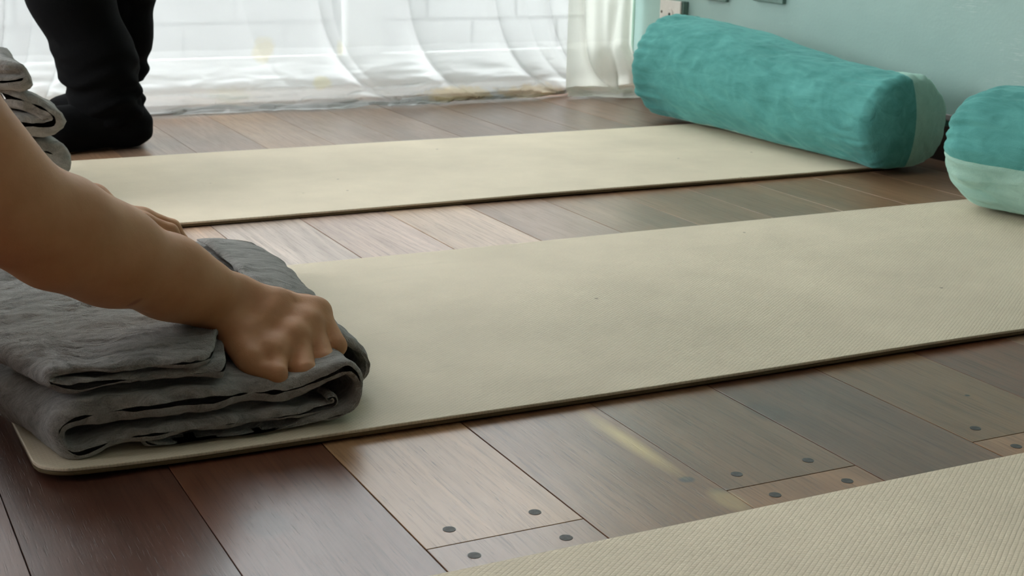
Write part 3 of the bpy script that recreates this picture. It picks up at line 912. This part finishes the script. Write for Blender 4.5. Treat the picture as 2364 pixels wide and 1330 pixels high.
# kneeling person: right arm and hand on the near blanket, left hand behind it
W_ = V(.334, 1.243, .105)
El = V(.137, 1.128, .238)
Sh = V(.020, 1.215, .470)
a_ = unit(W_-El); wd = unit(np.cross(VW, a_)); wd = wd if wd[2] > 0 else -wd
kn = dict(p=V(.3646, 1.172, .0720)+VW*.010, r=V(.3904, 1.190, .0775)+VW*.010, m=V(.4080, 1.206, .0828)+VW*.010, i=V(.4215, 1.226, .0900)+VW*.009)
pip = dict(p=V(.3565, 1.151, .0600), r=V(.3845, 1.158, .0570), m=V(.4080, 1.172, .0575), i=V(.4275, 1.197, .0640))
mid = dict(p=V(.3430, 1.172, .0600), r=V(.3700, 1.184, .0530), m=V(.3930, 1.198, .0530), i=V(.4130, 1.217, .0580))
tip = dict(p=V(.3500, 1.186, .0700), r=V(.3760, 1.198, .0660), m=V(.3980, 1.212, .0660), i=V(.4160, 1.230, .0700))
fr_ = dict(p=.0092, r=.0102, m=.0106, i=.0104)
base_off = dict(p=-.013, r=-.005, m=.004, i=.012)

def right_hand(p):
    d = None
    for f in 'prmi':
        r = fr_[f]
        c = chain(p, [(kn[f], r*.97), (pip[f], r*.98), (mid[f], r*.9), (tip[f], r*.78)], .0025)
        d = c if d is None else smin(d, c, .0014)
    palm = None
    for f in 'prmi':
        b0 = W_+wd*base_off[f]+a_*.012
        c = chain(p, [(b0, .0150), (b0*.5+kn[f]*.5-VW*(.0005 if f == 'i' else .0025), .0140 if f == 'i' else .0152), (kn[f]+VW*.0020, .0110)], .004)
        palm = c if palm is None else smin(palm, c, .012)
        palm = smin(palm, cap(p, b0+VW*.012+V(0, 0, -.004), kn[f]+VW*.014, .0135, .0105), .010)
        t = cap(p, b0+a_*.02-VW*.0118, kn[f]-VW*.0088, .0016, .0021)     # tendon
        palm = smin(palm, t, .008)
    # heel of the hand on the little-finger side
    palm = smin(palm, cap(p, W_-wd*.012+a_*.005+VW*.004, V(.3370, 1.168, .0715)+VW*.011, .0172, .0132), .014)
    for f, g_ in ('pr', 'rm', 'mi'):
        palm = smin(palm, cap(p, kn[f]+VW*.0035-a_*.007, kn[g_]+VW*.0035-a_*.007, .0112), .012)
    d = smin(d, palm, .007)
    th = chain(p, [(V(.372, 1.262, .0955), .0125), (V(.402, 1.272, .0895), .0110), (V(.424, 1.268, .0850), .0092), (V(.4335, 1.262, .0848), .0072)], .006)
    return smin(d, th, .006)

LW = V(.276, 1.605, .126)
LE = V(.070, 1.640, .158)
LS = V(-.120, 1.600, .440)
lk = [V(.340, 1.590, .106), V(.344, 1.610, .107), V(.342, 1.630, .104), V(.334, 1.648, .099)]
def left_hand(p):
    d = None
    for n, k in enumerate(lk):
        r = (.0098, .0104, .0102, .0090)[n]
        L1 = (.040, .044, .042, .034)[n]
        p1 = k+V(.86, .0, -.42)*L1*.85
        p2 = p1+V(.45, 0, -.80)*L1*.5
        p3 = p2+V(.05, 0, -.9)*L1*.35
        c = chain(p, [(k, r*1.05), (p1, r), (p2, r*.9), (p3, r*.8)], .004)
        d = c if d is None else smin(d, c, .0016)
    palm = None
    for n, k in enumerate(lk):
        b0 = LW+V(.01, (n-1.5)*.009, 0)
        c = smin(cap(p, b0, k-V(0, 0, .002), .0150, .0115), cap(p, b0-V(0, 0, .010), k-V(0, 0, .012), .0130, .0100), .008)
        palm = c if palm is None else smin(palm, c, .010)
    d = smin(d, palm, .007)
    th = chain(p, [(LW+V(.022, -.016, -.012), .0120), (V(.320, 1.572, .104), .0105), (V(.346, 1.568, .097), .0092), (V(.368, 1.573, .086), .0075)], .006)
    return smin(d, th, .006)

def arm(p, S, E, Wr, k=1., hand_w=None, off=0.):
    ax = unit(Wr-E); w = unit(np.cross(VW, ax))
    q = lambda t: E+(Wr-E)*t
    d = chain(p, [(S, .052*k), (S+(E-S)*.5, .046*k), (E+(S-E)*.10+w*.004, .0375*k), (E+w*.006, .0360*k)], .03)
    f = chain(p, [(E+w*.006, .0360*k), (q(.22)+w*.0055, .0408*k), (q(.45)+w*.0045, .0374*k), (q(.72)+w*.001, .0302*k), (q(.88), .0255*k)], .03)
    d = smin(d, f, .028)
    for s in (-1, 1):
        d = smin(d, cap(p, q(.72)+w*s*.004, Wr+w*s*.0095+ax*.012, .0265*k, .0192*k), .016)
    d = smin(d, cap(p, q(.93)+w*.010-VW*.010, q(.95)+w*.012-VW*.010, .010), .012)        # ulna head
    return d

def torso_kneel(p):
    ch = V(-.10, 1.40, .47); pe = V(-.46, 1.40, .27)
    d = cap(p, V(-.06, 1.31, .48), V(-.08, 1.50, .485), .095)
    d = smin(d, cap(p, V(-.24, 1.35, .40), V(-.24, 1.45, .40), .105), .10)
    d = smin(d, cap(p, V(-.46, 1.33, .27), V(-.46, 1.47, .27), .125), .12)
    for s, S in ((-1, Sh), (1, LS)):
        d = smin(d, cap(p, V(-.06, 1.40+s*.12, .49), S, .06, .05), .05)
        hip = V(-.44, 1.40+s*.09, .24); kne = V(-.10, 1.40+s*.13, .075); an = V(-.52, 1.40+s*.10, .05)
        d = smin(d, cap(p, hip, kne, .085, .058), .05)
        d = smin(d, chain(p, [(kne, .056), (kne*.6+an*.4, .052), (an, .036)], .03), .03)
        d = smin(d, chain(p, [(an, .034), (V(-.60, 1.40+s*.10, .042), .036), (V(-.70, 1.40+s*.10, .03), .026)], .03), .02)
    d = smin(d, cap(p, V(-.03, 1.40, .54), V(.03, 1.40, .62), .056, .052), .04)
    hd = V(.075, 1.40, .70)
    h = smin(ell(p, hd, (.096, .076, .105)), cap(p, hd+V(.045, 0, -.06), hd+V(.085, 0, -.075), .045, .028), .04)
    h = smin(h, cap(p, hd+V(.095, 0, -.012), hd+V(.112, 0, -.045), .010, .015), .016)
    for s in (-1, 1): h = smin(h, ell(p, hd+V(-.005, s*.078, -.02), (.018, .008, .030)), .008)
    return smin(d, h, .03)

def body_kneel(p):
    lo, hi = p.min(0), p.max(0)
    d = np.full(len(p), 9.)
    if lo[1] < 1.36 and hi[0] > -.10:
        d = np.minimum(d, arm(p, Sh, El, W_))
        if hi[0] > .30: d = smin(d, right_hand(p), .012)
    if hi[1] > 1.48 and hi[0] > -.10:
        e = arm(p, LS, LE, LW, .92)
        if hi[0] > .24: e = smin(e, left_hand(p), .012)
        d = smin(d, e, .004)
    if lo[0] < .22: d = smin(d, torso_kneel(p), .03)
    return d

pk = thing('person', 'kneeling person with bare forearms reaching in from the left to grip the folded blanket', 'person', (-.40, 1.40, 0))
adopt(sdf_mesh('body', body_kneel, (-.80, 1.05, -.01), (.46, 1.76, .84), .0020, M['skin']), pk)
sm = pk.children[0].modifiers.new('smooth', 'SMOOTH'); sm.factor = .5; sm.iterations = 2

def shirt(p):
    d = cap(p, V(-.06, 1.31, .48), V(-.08, 1.50, .485), .095)
    d = smin(d, cap(p, V(-.24, 1.35, .40), V(-.24, 1.45, .40), .105), .10)
    d = smin(d, cap(p, V(-.42, 1.33, .29), V(-.42, 1.47, .29), .12), .12)
    for s, S, E in ((-1, Sh, El), (1, LS, LE)):
        d = smin(d, cap(p, V(-.06, 1.40+s*.12, .49), S, .062, .056), .05)
        d = smin(d, cap(p, S, S+(E-S)*.18, .057, .056), .03)
    return d-.012
adopt(sdf_mesh('shirt', shirt, (-.70, 1.05, .1), (.18, 1.78, .68), .008, M['shirt']), pk)
def leggings(p):
    d = cap(p, V(-.46, 1.33, .27), V(-.46, 1.47, .27), .125)
    for s in (-1, 1):
        hip = V(-.44, 1.40+s*.09, .24); kne = V(-.10, 1.40+s*.13, .075); an = V(-.50, 1.40+s*.10, .052)
        d = smin(d, cap(p, hip, kne, .085, .058), .05)
        d = smin(d, chain(p, [(kne, .056), (kne*.6+an*.4, .052), (an, .038)], .03), .03)
    return d-.006
adopt(sdf_mesh('leggings', leggings, (-.70, 1.05, 0), (.02, 1.76, .46), .008, M['black']), pk)
adopt(sdf_mesh('hair', lambda p: np.maximum(ell(p, V(.060, 1.40, .715), (.108, .088, .112)), (p[:, 0]-.115)*.8-(p[:, 2]-.74)*.4), (-.08, 1.28, .56), (.20, 1.52, .86), .007, M['hair']), pk)

# standing person by the curtain: black trousers and socks
F1 = dict(ank=V(.535, 2.69, .085), knee=V(.425, 2.70, .46), hip=V(.46, 2.74, .86), toe=V(.335, 2.675, .020), heel=V(.562, 2.688, .040))
F2 = dict(ank=V(.550, 2.83, .085), knee=V(.588, 2.83, .46), hip=V(.50, 2.88, .86), toe=V(.39, 2.86, .020), heel=V(.575, 2.825, .034))
def leg(p, F, g=0., foot=True):
    d = chain(p, [(F['hip'], .085+g), (F['knee'], .058+g), (F['knee']*.7+F['ank']*.3, .056+g), (F['ank'], .037+g)], .03)
    return d
def foot(p, F, g=0.):
    d = cap(p, F['ank'], F['heel'], .036+g, .032+g)
    d = smin(d, chain(p, [(F['ank']+V(-.01, 0, -.02), .038+g), (F['toe']+V(.09, 0, .018), .034+g), (F['toe'], .019+g)], .03), .03)
    return smin(d, cap(p, F['heel'], F['toe']+V(.08, 0, .005), .030+g, .026+g), .02)
def body_stand(p):
    d = np.minimum(smin(leg(p, F1), foot(p, F1), .02), smin(leg(p, F2), foot(p, F2), .02))
    d = smin(d, cap(p, V(.48, 2.74, .93), V(.50, 2.88, .93), .105), .08)
    d = smin(d, cap(p, V(.46, 2.76, 1.12), V(.46, 2.86, 1.12), .10), .12)
    d = smin(d, cap(p, V(.42, 2.72, 1.36), V(.42, 2.90, 1.36), .10), .12)
    for s in (-1, 1):
        S = V(.40, 2.79+s*.165, 1.42); E = V(.42, 2.78+s*.19, 1.14); Wr = V(.28, 2.78+s*.16, .94)
        d = smin(d, chain(p, [(S, .052), (E, .040), (Wr, .026)], .03), .03)
        d = smin(d, chain(p, [(Wr, .026), (Wr+V(-.05, 0, -.06), .030), (Wr+V(-.07, 0, -.12), .018)], .02), .02)
    d = smin(d, cap(p, V(.41, 2.81, 1.44), V(.385, 2.81, 1.54), .056, .052), .04)
    hd = V(.365, 2.81, 1.63)
    d = smin(d, ell(p, hd, (.096, .076, .112)), .03)
    d = smin(d, cap(p, hd+V(-.09, 0, 0), hd+V(-.106, 0, -.03), .010, .015), .016)
    return d
ps = thing('person', 'standing person in loose black trousers and black socks beside the white curtain', 'person', (.52, 2.76, 0))
adopt(sdf_mesh('body', body_stand, (.10, 2.45, -.01), (.80, 3.10, 1.80), .008, M['skin']), ps)

def wrink(p):
    z = p[:, 2]
    a = np.sin(z*120+np.sin(p[:, 0]*31+p[:, 1]*17)*2.2+p[:, 0]*22)
    b_ = np.sin(z*210-p[:, 0]*70+np.sin(p[:, 1]*60)*1.5)
    return (a*.0035+b_*.0018)*sstep(.24, .08, z)
def trousers(p):
    A = chain(p, [(F1['hip'], .098), (F1['knee'], .078), (V(.462, 2.692, .29), .071), (V(.505, 2.690, .165), .066), (V(.515, 2.690, .105), .064)], .03)
    A = smin(A, cap(p, V(.520, 2.690, .085), V(.537, 2.688, .062), .058, .050), .02)
    A = smin(A, cap(p, V(.562, 2.690, .082), V(.566, 2.690, .050), .022, .020), .014)
    B_ = chain(p, [(F2['hip'], .098), (F2['knee'], .074), (V(.594, 2.83, .30), .056), (V(.588, 2.83, .20), .046), (V(.586, 2.83, .145), .042)], .03)
    B_ = smin(B_, cap(p, V(.585, 2.83, .135), V(.584, 2.83, .110), .040, .037), .01)
    d = np.minimum(A, B_)
    d = smin(d, cap(p, V(.48, 2.74, .93), V(.50, 2.88, .93), .118), .08)
    d = np.minimum(d, np.minimum(leg(p, F1, .008), leg(p, F2, .008)))
    d = np.maximum(d, np.maximum(p[:, 2]-1.02, .105-p[:, 2]-.06*(p[:, 1] < 2.76)))
    return d-wrink(p)
adopt(sdf_mesh('trousers', trousers, (.25, 2.50, .005), (.80, 3.05, 1.08), .0040, M['black']), ps)
for F in (F1, F2):
    def sock(p, F=F):
        d = smin(foot(p, F, .0035), chain(p, [(F['ank']*.75+F['knee']*.25, .048), (F['ank'], .043)], .02), .02)
        d = np.maximum(d, p[:, 2]-.17)
        d = d-(np.sin(p[:, 2]*170+p[:, 0]*60)*.0012)
        return np.maximum(d, .0025-p[:, 2])
    t0 = np.minimum(F['toe'], F['heel']); t1 = np.maximum(F['toe'], F['ank'])
    adopt(sdf_mesh('sock', sock, (t0[0]-.06, t0[1]-.08, -.008), (t1[0]+.12, t1[1]+.08, .20), .0040, M['sock']), ps)
def top_(p):
    d = cap(p, V(.47, 2.75, 1.00), V(.48, 2.87, 1.00), .115)
    d = smin(d, cap(p, V(.42, 2.72, 1.36), V(.42, 2.90, 1.36), .10), .14)
    for s in (-1, 1):
        S = V(.40, 2.79+s*.165, 1.42); E = V(.42, 2.78+s*.19, 1.14)
        d = smin(d, cap(p, S, E, .052, .045), .04)
    return d-.012
adopt(sdf_mesh('shirt', top_, (.2, 2.45, .82), (.72, 3.12, 1.60), .009, M['shirt']), ps)
adopt(sdf_mesh('hair', lambda p: np.maximum(ell(p, V(.378, 2.81, 1.645), (.108, .088, .116)), -(p[:, 0]-.32)*.8-(p[:, 2]-1.68)*.4), (.24, 2.70, 1.48), (.50, 2.92, 1.80), .008, M['hair']), ps)

# -------------------------------------------------------------------- light
w = bpy.data.worlds.new('overcast_sky'); scene.world = w; w.use_nodes = True
wn = w.node_tree; bg = wn.nodes['Background']
# overcast sky: the zenith about three times as bright as the horizon
kw = NT(wn)
tcw = kw.n('ShaderNodeTexCoord'); sw = kw.n('ShaderNodeSeparateXYZ'); kw.l(tcw.outputs['Generated'], sw.inputs[0])
kw.l(kw.ramp(kw.maprange(sw.outputs[2], 0, 1, 0, 1), [(0, (.415, .43, .45)), (.12, (.61, .64, .675)), (.55, (1.22, 1.26, 1.31)), (1, (1.46, 1.5, 1.56))]), bg.inputs[0])
bg.inputs[1].default_value = 7.2

def portal(name, loc, rot, sx_, sy_):
    l = bpy.data.lights.new(name, 'AREA'); l.shape = 'RECTANGLE'; l.size = sx_; l.size_y = sy_
    l.cycles.is_portal = True
    o = bpy.data.objects.new(name, l); o.location = loc; o.rotation_euler = rot; COL.objects.link(o)
portal('window_daylight', (-.115, YW+.13, 1.13), (-PI/2, 0, 0), 4.17, 2.24)
portal('added_side_daylight', (-2.73, 2.1, 1.35), (0, -PI/2, 0), 1.7, 1.8)  # portal at the added left window

# ------------------------------------------------------------------- camera
cam = bpy.data.cameras.new('camera'); co = bpy.data.objects.new('camera', cam); COL.objects.link(co)
R = Matrix(((.89350407, .10028026, -.43771492, 0), (-.44853243, .24631521, -.85915509, 0), (.02165955, .96398791, .26506259, .47), (0, 0, 0, 1)))
co.matrix_world = R
cam.sensor_width = 36; cam.lens = 50.035; cam.clip_start = .02
cam.dof.use_dof = True; cam.dof.focus_distance = 1.35; cam.dof.aperture_fstop = 20
scene.camera = co

vs_ = scene.view_settings
vs_.view_transform = 'Standard'; vs_.look = 'None'; vs_.gamma = 1; vs_.use_curve_mapping = False
vs_.exposure = 1.08
scene.cycles.use_denoising = True
scene.cycles.max_bounces = 10; scene.cycles.diffuse_bounces = 6; scene.cycles.transparent_max_bounces = 12
scene.cycles.sample_clamp_indirect = 12
